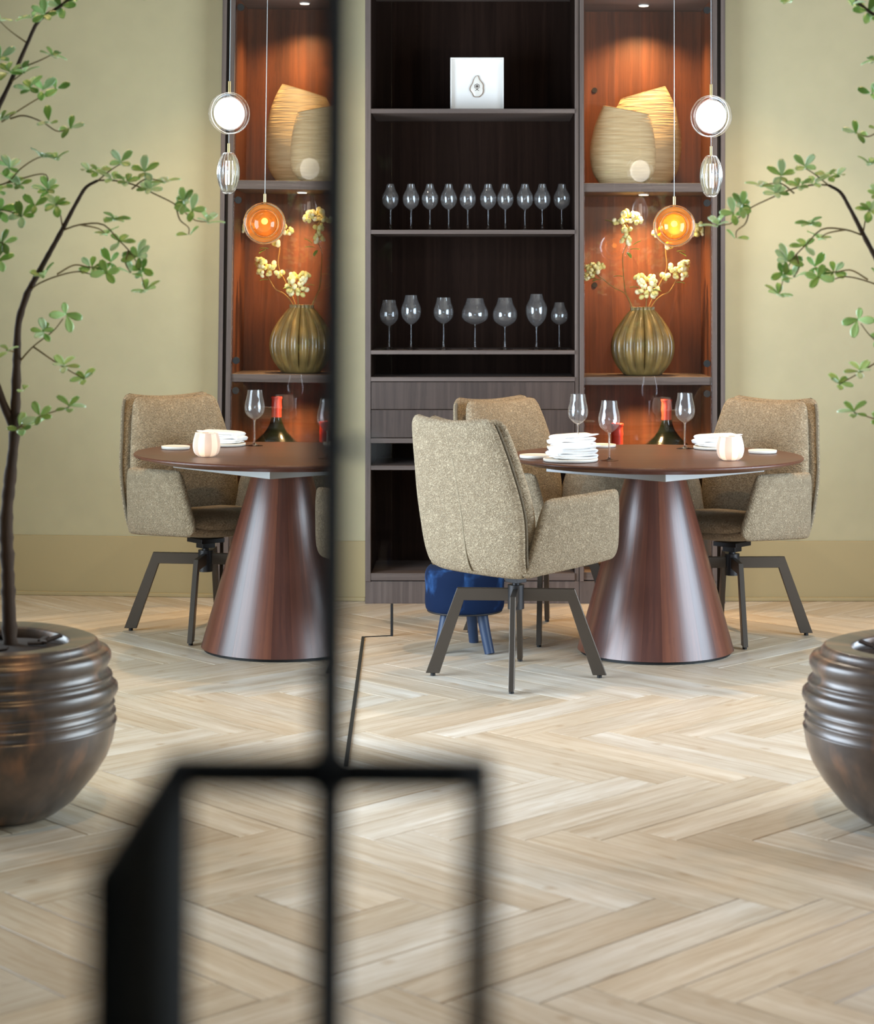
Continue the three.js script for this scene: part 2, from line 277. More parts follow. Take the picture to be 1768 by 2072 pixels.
{
  const t = thing('display_cabinet', 'tall glass-fronted dark wood cabinet glowing warm inside, beside the open shelves', 'cabinet');
  part('side_panel', box(0.448, DX0, 0.1, 2.76, CF, CB), M.cabinet, t);
  part('side_panel', box(DX1, 1.064, 0.1, 2.76, CF, CB), M.cabinet, t);
  for (const x of [DX0, DX1 - 0.004]) part('side_lining', box(x, x + 0.004, 0.14, DTOP, CF + 0.03, CB - 0.014), M.cabinetBack, t);
  part('back_panel', box(DX0, DX1, 0.1, 2.76, CB - 0.012, CB), M.cabinetBack, t);
  part('top_panel', box(0.448, 1.064, DTOP, 2.776, CF, CB, 0), M.cabinet, t);
  for (const [y0, y1] of [[S1 - 0.04, S1], [S2 - 0.036, S2], [0.104, 0.14]]) part('shelf', box(DX0, DX1, y0, y1, CF + 0.014, CB - 0.012, 0), M.cabinet, t);
  part('plinth', box(0.448, 1.064, 0, 0.1, CF + 0.006, CB), M.cabinet, t);
  part('filler_panel', box(1.08, 1.1, 0, 2.776, CF + 0.004, CB), M.cabinet, t);
  part('shadow_gap', box(1.064, 1.08, 0, 2.776, CF + 0.03, CB), M.dark, t);
  const door = part('glass_door', box(DX0 + 0.002, DX1 - 0.002, 0.145, DTOP - 0.003, CF + 0.003, CF + 0.009), M.pane, t);
  for (const y of [2.66, 1.795, 1.075, 0.94, 0.2]) part('hinge', new THREE.CylinderGeometry(0.016, 0.016, 0.014, 20).rotateX(Math.PI / 2).translate(1.02, y, -(CF + 0.018)), M.black, door);
  for (const [x, y] of [[0.54, 2.343], [0.54, 1.43]]) part('cable_hole', new THREE.CylinderGeometry(0.0125, 0.0125, 0.006, 20).rotateX(Math.PI / 2).translate(x, y, -(CB - 0.014)), M.black, t);
  for (const [y, k] of [[DTOP, 7.5], [S1 - 0.04, 7.5], [S2 - 0.036, 4]]) {
    const d = 9.06, l = part('downlight', [cyl(0.026, 0.026, y - 0.004, y + 0.001, 28).translate(0.752, 0, -d)], M.greyMetal, t);
    part('lamp_lens', cyl(0.021, 0.021, y - 0.006, y - 0.0035, 28).translate(0.752, 0, -d), M.led, l);
    spot(V(0.752, y - 0.012, d), V(0.752, y - 1, d + 0.05), k, 1.12, 0.7, WARM, 1);
  }
}

// ---------------------------------------------------------------- table
const TX = 0.683, TD = 7.68, TY = 0.76, TR = 0.57;
{
  const t = thing('dining_table', 'round dark walnut dining table standing on a large cone base', 'table', V(TX, 0, TD));
  const top = lathe([[0, TY - 0.03], [TR - 0.075, TY - 0.03], [TR - 0.006, TY - 0.013], [TR, TY - 0.008], [TR, TY - 0.004], [TR - 0.004, TY], [0, TY]], 120).toNonIndexed();
  top.computeVertexNormals(); metric(top, 0); part('tabletop', top, M.walnut, t);
  const fr = new RoundedBoxGeometry(0.6, 0.032, 0.6, 1, 0.002); metric(fr, 0); part('support_frame', fr.rotateY(Math.PI / 4).translate(0, TY - 0.047, 0), M.greyMetal, t, 'pale grey support frame');
  for (let k = 0; k < 24; k++) {                                        // veneer staves of the cone
    const a0 = k / 24 * Math.PI * 2, r0 = 0.303, r1 = 0.112, y0 = 0.012, y1 = TY - 0.063, n = 3, pos = [], uv = [], idx = [], nor = [];
    const sl = (r0 - r1) / (y1 - y0), q = 1 / Math.hypot(1, sl);
    for (let i = 0; i <= n; i++) { const a = a0 + (i / n) * (Math.PI / 12) * 0.996; for (const [r, y] of [[r0, y0], [r1, y1]]) { pos.push(r * Math.sin(a), y, r * Math.cos(a)); nor.push(Math.sin(a) * q, sl * q, Math.cos(a) * q); uv.push(k * 0.137 + (i / n - 0.5) * 0.05, y + k * 0.29); } }
    for (let i = 0; i < n; i++) idx.push(i * 2, i * 2 + 2, i * 2 + 1, i * 2 + 1, i * 2 + 2, i * 2 + 3);
    const g = new THREE.BufferGeometry(); g.setAttribute('position', new THREE.Float32BufferAttribute(pos, 3)); g.setAttribute('normal', new THREE.Float32BufferAttribute(nor, 3)); g.setAttribute('uv', new THREE.Float32BufferAttribute(uv, 2)); g.setIndex(idx);
    part('stave', g, M.stave[(k * 7) % 3], t);
  }
  part('base_core', lathe([[0, 0.012], [0.3, 0.012], [0.11, TY - 0.063], [0, TY - 0.063]], 48), M.dark, t);
  part('foot_ring', cyl(0.292, 0.292, 0, 0.012, 64), M.black, t);
}

// ---------------------------------------------------------------- chairs (z forward, x across)
function makeChair(label) {
  const t = thing('swivel_armchair', label, 'chair', [0, 0, 0], 0, 'swivel armchairs round the table');
  const wid = smoothTable([0.36, 0.42, 0.62, 0.8, 0.95], [0.232, 0.25, 0.27, 0.243, 0.208]), zz = smoothTable([0.36, 0.4, 0.46, 0.62, 0.8, 0.95], [-0.13, -0.195, -0.222, -0.245, -0.29, -0.338]);
  const back = (u, v, y0, y1, shrink, dz, bend) => {
    const y = lerp(y0, y1, (v + 1) / 2), w = (wid(y) - shrink) * (1 - 0.16 * corner(v, 0.14));
    return new THREE.Vector3(u * w, y + (v > 0 ? 0.014 * u * u * v : 0), zz(y) + dz + bend * u * u);
  };
  part('back_shell', slab((u, v) => back(u, v, 0.392, 0.945, 0, 0, 0.02), 0.03, 32, 40, 5, [0.5, 0.62]), M.boucle, t);
  part('back_cushion', slab((u, v) => back(u, v, 0.45, 0.938, 0.016, 0.064, 0.02), 0.042, 32, 36, 4, [0.48, 0.5]), M.boucle, t);
  for (const s of [-1, 1]) part('edge_piping', tube(Array.from({ length: 16 }, (_, i) => back(s * 0.985, -0.94 + i / 15 * 1.86, 0.392, 0.945, 0, 0.012, 0.02)), 0.0055, 40, 6), M.boucle, t);
  part('back_seam', tube(Array.from({ length: 20 }, (_, i) => { const p = back(-0.06 + 0.04 * Math.sin(i / 19 * 3), lerp(0.52, -0.95, i / 19), 0.392, 0.945, 0, -0.029, 0.02); return p; }), 0.0034, 48, 6), M.seam, t, 'raised seam down the outer back');
  for (const s of [-1, 1]) {
    const arm = (u, v) => {
      const z0 = lerp(-0.2, -0.135, (v + 1) / 2), z1 = 0.244 + 0.022 * (1 - v), cu = corner(u, 0.2), z = lerp(z0, z1, (u + 1) / 2);
      const lo = lerp(0.395, 0.425, (z + 0.2) / 0.45) + (u > 0 ? 0.05 * cu : 0.01 * cu), hi = lerp(0.672, 0.688, (z + 0.15) / 0.4) - (u > 0 ? 0.016 : 0.01) * cu;
      const y = lerp(lo, hi, (v + 1) / 2);
      return new THREE.Vector3(s * (0.238 + 0.047 * (v + 1) / 2 - 0.008 * Math.max(0, u) ** 2), y, z);
    };
    part('armrest', slab(s > 0 ? arm : (u, v) => arm(-u, v).set(-0.0, 0, 0).copy(arm(u, v)), 0.033, 30, 24, 4, [0.5, 0.3]), M.boucle, t);
  }
  part('seat_shell', slab((u, v) => new THREE.Vector3(u * 0.235 * (1 - 0.12 * corner(v, 0.2)), 0.412 + 0.022 * (v + 1) / 2 + 0.02 * u * u, lerp(-0.2, 0.225, (v + 1) / 2)), 0.03, 24, 24, 5, [0.46, 0.44]), M.boucle, t);
  part('seat_cushion', slab((u, v) => new THREE.Vector3(u * 0.218 * (1 - 0.14 * corner(v, 0.2)), 0.452 + 0.014 * (v + 1) / 2 + 0.012 * u * u, lerp(-0.2, 0.245, (v + 1) / 2)), 0.046, 28, 28, 3.4, [0.43, 0.44]), M.boucle, t);
  part('mounting_plate', [box(-0.055, 0.055, 0.366, 0.384, -0.055, 0.055), box(-0.03, 0.03, 0.343, 0.364, -0.025, 0.025)], M.steelDark, t);
  part('swivel_column', [cyl(0.0135, 0.0135, 0.33, 0.35), cyl(0.03, 0.03, 0.247, 0.334, 32)], M.steelDark, t);
  const prof = new THREE.Shape([[0.026, 0.278], [0.19, 0.278], [0.279, 0.012], [0.326, 0.012], [0.212, 0.32], [0.026, 0.32]].map(([x, y]) => new THREE.Vector2(x, y)));
  const legGeo = new THREE.ExtrudeGeometry(prof, { depth: 0.017, bevelEnabled: true, bevelSize: 0.0015, bevelThickness: 0.0015, bevelSegments: 1 }).translate(0, 0, -0.0085);
  for (let k = 0; k < 4; k++) {
    const a = THREE.MathUtils.degToRad(43) + k * Math.PI / 2, l = part('leg', legGeo, M.bronze, t); l.rotation.y = a;
    part('foot_glide', cyl(0.009, 0.009, 0, 0.013, 14).translate(0.302, 0, 0), M.black, l);
  }
  return t;
}
const deg = THREE.MathUtils.degToRad;
const chair = makeChair('nearest beige boucle swivel armchair, seen from behind with a seam down its back');
chair.position.copy(V(0.132, 0, 7.166)); chair.rotation.y = deg(133);
copy(chair, 'beige boucle swivel armchair behind the plates with napkins, half hidden by the nearest chair', V(0.26, 0, 8.075), deg(42));
copy(chair, 'beige boucle swivel armchair by the pale wall, seen from the front beyond the lit candle', V(1.025, 0, 8.024), deg(-41));

// ---------------------------------------------------------------- stool
{
  const t = thing('stool', 'low round blue velvet stool with stubby wooden legs, under the nearest chair', 'stool', V(-0.058, 0, 7.73));
  const prof = curvePts([[0, 0.334], [0.1, 0.333], [0.14, 0.325], [0.154, 0.3], [0.154, 0.24], [0.155, 0.18], [0.149, 0.158], [0.13, 0.152], [0, 0.152]], 60).reverse();
  const g = lathe(prof, 64), uv = g.attributes.uv; for (let i = 0; i < uv.count; i++) uv.setXY(i, uv.getX(i) * 0.95, uv.getY(i) * 0.6);
  part('seat_drum', g, M.velvet, t);
  part('hem_trim', new THREE.TorusGeometry(0.144, 0.004, 6, 60).rotateX(Math.PI / 2).translate(0, 0.153, 0), M.dark, t);
  for (const a of [-0.76, 0.72, 2.9, -2.4].slice(0, 3)) { const c = new THREE.Vector3(Math.sin(a), 0, Math.cos(a)); part('leg', taper([c.clone().multiplyScalar(0.1).setY(0.16), c.clone().multiplyScalar(0.122).setY(0.08), c.clone().multiplyScalar(0.148).setY(0.0)], 0.022, 0.019, 12, 14), M.velvetLeg, t); }
}

// ---------------------------------------------------------------- wine glasses
function makeGlass(name, label, group, h, R, rim, yb, yw, footR = 0.034) {
  const t = thing(name, label, 'wine glass', [0, 0, 0], 0, group);
  const bowl = curvePts([[0.0035, yb], [R * 0.45, yb + (yw - yb) * 0.18], [R * 0.86, yb + (yw - yb) * 0.55], [R, yw], [R * 0.96, lerp(yw, h, 0.3)], [lerp(R, rim, 0.72), lerp(yw, h, 0.68)], [rim, h]], 30);
  part('bowl', lathe(bowl, 40), M.glass, t);
  part('stem', lathe([[0, 0], [footR, 0], [footR, 0.0012], [footR * 0.5, 0.003], [0.008, 0.006], [0.0042, 0.014], [0.0034, yb * 0.5], [0.0036, yb - 0.006], [0.0062, yb], [0.004, yb + 0.003], [0, yb + 0.003]], 28), M.solidGlass, t);
  return t;
}
const ORD = ['first', 'second', 'third', 'fourth', 'fifth', 'sixth', 'seventh', 'eighth', 'ninth', 'last'];
{
  const g1 = 'small wine glasses on the upper glass shelf';
  const gx = [789.8, 831.5, 869.7, 907.7, 946.2, 987.6, 1022.2, 1061.8, 1096.9, 1136.4].map((x) => (x - 970) * 8.97 / 4000);
  const lab = (i) => `${ORD[i]} from the left of the ten slim tulip wine glasses on the upper shelf`;
  let g;
  gx.forEach((x, i) => {
    if (!i) { g = makeGlass('wine_glass', lab(0), g1, 0.212, 0.037, 0.0155, 0.094, 0.138); g.position.copy(V(x, 1.6746, 8.97)); } else copy(g, lab(i), V(x, 1.6746, 8.97));
  });
  const rows = [[787.2, 0.225, 0.0425, 0.029, 0.106, 0.155, 'short rounded wine glass, first from the left on the lower glass shelf'],
    [831.5, 0.247, 0.045, 0.026, 0.112, 0.17, 'tall oval wine glass, second from the left on the lower glass shelf'],
    [897.3, 0.236, 0.045, 0.03, 0.116, 0.165, 'medium tulip wine glass standing third in the lower row of odd glasses'],
    [961, 0.233, 0.06, 0.037, 0.112, 0.152, 'wide burgundy glass with a broad angular bowl, middle of the lower row'],
    [1021.4, 0.235, 0.055, 0.031, 0.103, 0.15, 'big round balloon wine glass, right after the broad angular one'],
    [1085.2, 0.252, 0.0485, 0.026, 0.102, 0.175, 'tallest wine glass of the lower row, beside the smallest one'],
    [1131.5, 0.214, 0.0385, 0.021, 0.112, 0.147, 'smallest slim tasting glass at the cabinet divider end of the lower row']];
  for (const [x, h, R, rim, yb, yw, l] of rows) makeGlass('wine_glass', l, undefined, h, R, rim, yb, yw, 0.036).position.copy(V((x - 970) * 8.98 / 4000, 1.135, 8.98));
  const tg = makeGlass('wine_glass', 'clear wine glass standing beside the front plate with folded napkin', 'wine glasses on the table', 0.226, 0.0405, 0.029, 0.104, 0.15, 0.035); tg.position.copy(V(0.488, TY, 7.44));
  copy(tg, 'clear wine glass behind the stacked napkin of the rear place setting', V(0.395, TY, 7.93));
  copy(tg, 'clear wine glass standing alone before the dark bottle, across the table from the candle', V(0.833, TY, 8.02));
}

// ---------------------------------------------------------------- table settings
function plate(name, label, r, pos, h = 0.013, group) {
  const t = thing(name, label, 'plate', pos, 0, group);
  part('disc', lathe([[0, 0], [r * 0.93, 0], [r * 0.985, h * 0.25], [r, h * 0.6], [r * 0.995, h], [r * 0.95, h * 1.04], [r * 0.9, h * 0.82], [0, h * 0.78]], 72), M.ceramic, t);
  return t;
}
const P1 = V(0.341, TY, 7.41), P2 = V(0.372, TY, 8.0), P3 = V(0.965, TY, 8.0);
plate('dinner_plate', 'flat pale dinner plate under the front folded napkin', 0.103, P1, 0.012, 'dinner plates');
plate('dinner_plate', 'flat pale dinner plate under the rear folded napkin before the second chair', 0.1, P2, 0.012, 'dinner plates');
plate('dinner_plate', 'flat pale dinner plate half hidden behind the candle holder', 0.1, P3, 0.012, 'dinner plates');
plate('side_plate', 'small pale side plate poking out beside the front dinner plate', 0.062, V(0.215, TY, 7.56), 0.013, 'side plates');
plate('side_plate', 'small pale side plate behind the rear napkin at the table rear edge', 0.062, V(0.497, TY, 8.1), 0.012, 'side plates');
plate('side_plate', 'small pale side plate alone past the candle near the wall-side chair', 0.056, V(1.115, TY, 7.79), 0.013, 'side plates');
function napkin(label, pos, turn) {
  const t = thing('napkin', label, 'napkin', pos, turn, 'folded napkins');
  const path = new THREE.CatmullRomCurve3([[-0.07, 0.0055], [0, 0.0055], [0.072, 0.006], [0.079, 0.0105], [0.071, 0.015], [0, 0.0152], [-0.07, 0.0145], [-0.0765, 0.0192], [-0.068, 0.024], [0, 0.0245], [0.064, 0.026], [0.0715, 0.0305], [0.062, 0.034], [0, 0.0335], [-0.058, 0.0328], [-0.062, 0.037], [-0.05, 0.0405], [0.0, 0.043], [0.08, 0.05]].map(([x, y]) => new THREE.Vector3(x, y, 0)), false, 'centripetal');
  part('folded_cloth', slab((u, v) => { const p = path.getPointAt((u + 1) / 2), k = 0.97 + 0.03 * Math.sin(p.y * 200 + p.x * 30); return new THREE.Vector3(p.x + 0.006 * v + p.y * 0.3 * v, p.y + 0.0012 * Math.sin(v * 5 + p.x * 40), v * 0.05 * k + p.y * 0.12 * v); }, 0.0049, 180, 14, 24, [0.4, 0.1]), M.linen, t);
  return t;
}
napkin('white cloth napkin folded on the front dinner plate by the nearest wine glass', P1.clone().add(new THREE.Vector3(0.005, 0.0105, 0)), 0.22);
napkin('white cloth napkin folded on the rear dinner plate in front of the second chair', P2.clone().add(new THREE.Vector3(0.0, 0.0105, 0)), 0.3);
napkin('white cloth napkin folded on the plate partly hidden by the candle holder', P3.clone().add(new THREE.Vector3(-0.01, 0.0105, 0)), 0.1);
{
  const pos = V(0.946, TY, 7.46), t = thing('candle_holder', 'frosted tumbler candle holder in pale and taupe facets, glowing from within', 'candle holder', pos);
  const pr = curvePts([[0.03, 0.001], [0.044, 0.012], [0.0515, 0.036], [0.0495, 0.064], [0.0425, 0.09]], 20);
  const mats = [phy({ color: 0xfff6ee, transmission: 0.45, thickness: 0, roughness: 0.95 }), phy({ color: 0xdccdc4, transmission: 0.4, thickness: 0, roughness: 0.95 })];
  for (let k = 0; k < 12; k++) {
    const g = mergeGeometries([new THREE.LatheGeometry(pr.map(([x, y]) => new THREE.Vector2(x, y)), 6, k * Math.PI / 6, Math.PI / 6)]); part('facet', g, mats[k % 2], t);
  }
  part('glass_base', lathe([[0, 0], [0.03, 0], [0.031, 0.003], [0.0, 0.006]], 30), mats[0], t);
  part('rim', new THREE.TorusGeometry(0.0425, 0.0012, 6, 40).rotateX(Math.PI / 2).translate(0, 0.09, 0), mats[0], t);
  const tl = part('tealight', lathe([[0, 0.005], [0.019, 0.005], [0.019, 0.021], [0, 0.021]], 28), M.white, t);
  part('flame', new THREE.SphereGeometry(0.005, 14, 12).scale(1, 2.2, 1).translate(0, 0.037, 0), glow(new THREE.Color(1, 0.72, 0.35), 7), t);
  point(pos.clone().add(new THREE.Vector3(0, 0.04, 0)), 0.012, new THREE.Color(1, 0.74, 0.5), 0.15);
}

// ---------------------------------------------------------------- cabinet contents
{
  const t = thing('shadow_box', 'square white shadow box frame with a small shell-shaped piece, on the top shelf', 'picture frame', V(-0.0112, 2.2175, 8.98));
  const s = 0.121;
  for (const [x0, x1, y0, y1] of [[-s, s, 0, 0.006], [-s, s, 2 * s - 0.006, 2 * s], [-s, -s + 0.006, 0.006, 2 * s - 0.006], [s - 0.006, s, 0.006, 2 * s - 0.006]]) part('frame_side', box(x0, x1, y0, y1, -0.018, 0.018), M.white, t);
  part('backing_board', box(-s + 0.006, s - 0.006, 0.006, 2 * s - 0.006, 0.004, 0.012), M.white, t);
  const hw = table1([-1, -0.75, -0.35, 0.1, 0.6, 0.9, 1], [0.012, 0.022, 0.031, 0.028, 0.014, 0.007, 0.003]);
  const sh = part('shell_piece', slab((u, v) => new THREE.Vector3(u * hw(v) + 0.002 * Math.sin(v * 7), 0.113 + v * 0.048, -0.002 + 0.004 * (1 - u * u)), 0.006, 20, 24, 3, [0.06, 0.1]), std({ color: 0xe8e2d8, roughness: 0.3 }), t, 'pearly shell-shaped piece with brown rim');
  part('shell_rim', tube(Array.from({ length: 33 }, (_, i) => { const a = i / 32 * Math.PI * 2, v = Math.cos(a); return new THREE.Vector3(Math.sign(Math.sin(a)) * hw(v) + 0.002 * Math.sin(v * 7), 0.113 + v * 0.048, 0.002); }), 0.0016, 80, 5), std({ color: 0x7a5634, roughness: 0.5 }), sh);
  const em = []; for (let k = 0; k < 6; k++) em.push(new THREE.TorusGeometry(0.0042, 0.0011, 5, 14).translate(0.0075 * Math.sin(k * Math.PI / 3), 0.112 + 0.0075 * Math.cos(k * Math.PI / 3), 0.0085));
  em.push(new THREE.SphereGeometry(0.0026, 8, 8).translate(0, 0.112, 0.0085));
  for (const sg of [-1, 1]) em.push(new THREE.CapsuleGeometry(0.0012, 0.012, 3, 6).rotateZ(sg * 1.0).translate(sg * 0.003, 0.096, 0.0082));
  part('flower_emblem', em, std({ color: 0x4a3a33, roughness: 0.6 }), sh, 'dark six-petal flower emblem');
}
function podVase(label, pos, h0, hl, hr, edgeL, edgeR, depth, mat) {   // oval pod with a slanted mouth; edges are tables of x against 0..1
  const t = thing('pod_vase', label, 'vase', pos, 0), nv = 30, nt = 56, grid = (inset, v0) => {
    const pos_ = [], uv = [], idx = [];
    for (let j = 0; j <= nv; j++) for (let i = 0; i <= nt; i++) {
      const v = lerp(v0, 1, j / nv), a = i / nt * Math.PI * 2, l = edgeL(v) + inset, r = edgeR(v) - inset, x = (l + r) / 2 + (r - l) / 2 * Math.cos(a);
      const f = (x - edgeL(1)) / (edgeR(1) - edgeL(1)), y = v * lerp(hl, hr, f) * 1 , dz = Math.max(0.001, (depth(v) - inset)) * Math.sin(a);
      pos_.push(x, Math.max(0, y), dz); uv.push(a * 0.08, y);
    }
    for (let j = 0; j < nv; j++) for (let i = 0; i < nt; i++) { const p = j * (nt + 1) + i; inset ? idx.push(p, p + 1, p + nt + 1, p + 1, p + nt + 2, p + nt + 1) : idx.push(p, p + nt + 1, p + 1, p + 1, p + nt + 1, p + nt + 2); }
    const g = new THREE.BufferGeometry(); g.setAttribute('position', new THREE.Float32BufferAttribute(pos_, 3)); g.setAttribute('uv', new THREE.Float32BufferAttribute(uv, 2)); g.setIndex(idx); g.computeVertexNormals(); return g;
  };
  part('body', [grid(0, 0), grid(0.005, 0.35)], mat, t);
  const rim = []; for (let i = 0; i <= 40; i++) { const a = i / 40 * Math.PI * 2, l = edgeL(1) + 0.0025, r = edgeR(1) - 0.0025, x = (l + r) / 2 + (r - l) / 2 * Math.cos(a), f = (x - edgeL(1)) / (edgeR(1) - edgeL(1)); rim.push(new THREE.Vector3(x, lerp(hl, hr, f), (depth(1) - 0.0025) * Math.sin(a))); }
  part('mouth_rim', tube(rim, 0.003, 80, 6), mat, t);
  part('base', cyl(1, 1, 0, 0.003, 40).scale((edgeR(0) - edgeL(0)) / 2, 1, depth(0)).translate((edgeL(0) + edgeR(0)) / 2, 0, 0), mat, t);
  return t;
}
podVase('taller sandy pod vase with slanted mouth, behind the smaller pod vase', V(0.752, S1, 9.14), 0, 0.4, 0.46,
  smoothTable([0, 0.15, 0.4, 0.65, 0.85, 1], [-0.1, -0.15, -0.175, -0.165, -0.135, -0.1]), smoothTable([0, 0.15, 0.4, 0.65, 0.85, 1], [0.118, 0.165, 0.182, 0.168, 0.14, 0.108]), smoothTable([0, 0.4, 1], [0.045, 0.075, 0.035]), M.sand);
podVase('smaller sandy pod vase with slanted mouth, in front of the taller one', V(0.648, S1, 8.985), 0, 0.356, 0.316,
  smoothTable([0, 0.15, 0.4, 0.65, 0.85, 1], [-0.1, -0.134, -0.147, -0.133, -0.11, -0.087]), smoothTable([0, 0.15, 0.4, 0.65, 0.85, 1], [0.095, 0.142, 0.153, 0.148, 0.138, 0.122]), smoothTable([0, 0.4, 1], [0.035, 0.055, 0.03]), M.sand);
const vaseC = V(0.746, S2, 9.05);
{
  const t = thing('ribbed_vase', 'round ribbed brown glazed vase holding flowering branches, on the middle cabinet shelf', 'vase', vaseC);
  const pr = curvePts([[0, 0.0], [0.078, 0.0], [0.1, 0.018], [0.135, 0.07], [0.147, 0.125], [0.138, 0.18], [0.105, 0.24], [0.07, 0.285], [0.056, 0.3], [0.0575, 0.312], [0.052, 0.312], [0.05, 0.3], [0.06, 0.27], [0.1, 0.2]], 70);
  const n = 128, g = lathe(pr, n), p = g.attributes.position, uv = g.attributes.uv;
  for (let i = 0; i < p.count; i++) { const x = p.getX(i), z = p.getZ(i), y = p.getY(i), r = Math.hypot(x, z), a = Math.atan2(z, x), k = Math.abs(Math.sin(a * 8)) ** 0.6, s = 1 - 0.2 * (1 - k) * ss(y, 0.0, 0.05) * (r > 0.045 ? 1 : 0); p.setX(i, x * s); p.setZ(i, z * s); uv.setXY(i, a * 0.12, y); }
  g.computeVertexNormals(); part('body', g, M.ribGlaze, t);
}
const berryGeo = new THREE.SphereGeometry(0.0095, 10, 8), leafShape = (l, w, blunt) => slab((u, v) => { const k = (v + 1) / 2, ww = blunt ? w * (0.12 + 0.88 * Math.sin(Math.PI * k ** 1.35 * 0.93) ** 0.85) : w * Math.sin(Math.PI * Math.min(1, k * 0.9 + 0.1)) ** 0.8; return new THREE.Vector3(u * ww, 0.12 * l * Math.sin(k * 2.4) - 0.25 * w * (1 - Math.abs(u)), k * l); }, 0.0006, 4, 7, 6, [0.03, 0.05]);
const flowerLeafGeo = leafShape(0.042, 0.011);
function flowerBranch(label, pts, clusters, leaves) {
  const t = thing('flowering_branch', label, 'flower', vaseC, 0, 'flowering branches in the ribbed vase');
  part('stem', taper(pts.map((p) => new THREE.Vector3(...p)), 0.0036, 0.0022, 30, 7), M.flowerStem, t);
  for (const [cx, cy, cz, r, n] of clusters) for (let k = 0; k < n * 1.25; k++) {
    const a = rnd() * 6.283, e = Math.acos(rr(-1, 1)), q = r * Math.cbrt(rr(0.25, 1));
    const b = part('berry', berryGeo, M.berry[Math.floor(rnd() * 3)], t); b.position.set(cx + q * Math.sin(e) * Math.cos(a), cy + q * Math.cos(e) * 0.85, cz + q * Math.sin(e) * Math.sin(a)); const s = rr(0.75, 1.2); b.scale.set(s, s * rr(1, 1.3), s); b.rotation.z = rr(-1, 1);
  }
  for (const [x, y, z, ry, rx] of leaves) { const l = part('leaf', flowerLeafGeo, M.flowerLeaf, t); l.position.set(x, y, z); l.rotation.set(rx, ry, 0, 'YXZ'); }
}
{
  const px = (x, y, z = 0) => { const d = 9.05 - z; return [(x / 4.934 + 1150 - 970) * d / 4000 - vaseC.x, EYE - (y / 4.934 + 370 - 595) * d / 4000 - S2, z]; };
  const b = (...l) => l.map((p) => px(...p)), c = (x, y, z, r, n) => [...px(x, y, z), r, n], lf = (x, y, z, ry, rx) => [...px(x, y, z), ry, rx];
  const inside = [0, 0.12, 0];
  flowerBranch('tall flowering branch reaching the shelf light, its white heads topmost in the vase', [inside, ...b([640, 1255], [570, 1090], [545, 850], [545, 700], [610, 560], [590, 440], [570, 400])], [c(610, 330, 0, 0.04, 20), c(500, 380, 0.02, 0.022, 7), c(680, 370, 0.01, 0.024, 8), c(570, 470, 0.01, 0.024, 8), c(580, 575, 0.01, 0.026, 9)], [lf(450, 400, 0, -1.8, -0.3), lf(640, 620, 0, 1.4, -0.4), lf(620, 660, 0, 1.6, 0.1), lf(590, 690, 0, 0.5, 0.9), lf(540, 930, 0, -1.5, 0.1)]);
  flowerBranch('low flowering branch leaning to the cabinet divider', [inside, ...b([640, 1255], [570, 1110], [460, 1050], [330, 950], [250, 890])], [c(240, 860, 0.02, 0.036, 20), c(200, 930, 0.01, 0.022, 8), c(320, 830, 0.0, 0.018, 5)], [lf(320, 960, 0, -1.2, 0.3), lf(280, 950, 0, -2, 0.2)]);
  flowerBranch('short flowering branch with a dense head right above the vase mouth', [inside, ...b([770, 1270, 0.02], [780, 1150, 0.04], [780, 1020, 0.05])], [c(790, 1000, 0.05, 0.04, 22), c(720, 960, 0.05, 0.026, 9), c(740, 1100, 0.05, 0.028, 10), c(870, 1100, 0.04, 0.028, 10), c(840, 960, 0.04, 0.022, 7)], [lf(700, 1040, 0.05, -1.4, 0.1), lf(840, 1060, 0.05, 1.2, 0.3)]);
  flowerBranch('flowering branch bending out under the amber pendant towards the hinges', [inside, ...b([830, 1240], [920, 1130, 0.02], [1000, 1090, 0.02], [1060, 1000, 0.02], [1090, 930, 0.02])], [c(1120, 900, 0.02, 0.034, 18), c(1050, 850, 0.02, 0.02, 7), c(1160, 820, 0.02, 0.024, 9), c(970, 930, 0.02, 0.022, 8)], [lf(1080, 990, 0.02, 1.0, 0.2)]);
  flowerBranch('tall flowering branch passing behind the amber pendant', [inside, ...b([800, 1250, -0.02], [890, 1050, -0.03], [980, 850, -0.04], [970, 650, -0.05], [1010, 520, -0.05])], [c(1000, 620, -0.04, 0.022, 7), c(900, 500, -0.04, 0.026, 9), c(1285, 480, -0.08, 0.03, 16), c(1305, 420, -0.08, 0.018, 7)], [lf(1080, 680, -0.04, 1.4, 0.1), lf(1110, 690, -0.04, 0.9, 0.6)]);
}
function bottle(label, pos, h, R, neck, prof) {
  const t = thing('wine_bottle', label, 'bottle', pos);
  part('body', lathe(curvePts(prof, 80), 56), M.bottle, t);
  part('wax_capsule', lathe([[neck * 1.05, h - 0.1], [neck * 1.12, h - 0.098], [neck * 1.1, h - 0.06], [neck * 1.22, h - 0.05], [neck * 1.12, h - 0.035], [neck * 1.1, h - 0.012], [neck * 1.25, h - 0.01], [neck * 1.25, h - 0.002], [neck * 1.1, h], [0, h]], 32), M.wax, t, 'red wax capsule');
}
bottle('big dark wine bottle with broad shoulders and a red wax top, inside the cabinet', V(0.858, 0.1405, 9.07), 0.765, 0.16, 0.0205, [[0, 0], [0.15, 0], [0.162, 0.02], [0.163, 0.4], [0.158, 0.46], [0.125, 0.53], [0.088, 0.567], [0.052, 0.602], [0.033, 0.635], [0.024, 0.665], [0.0195, 0.69], [0.0185, 0.74], [0, 0.74]]);
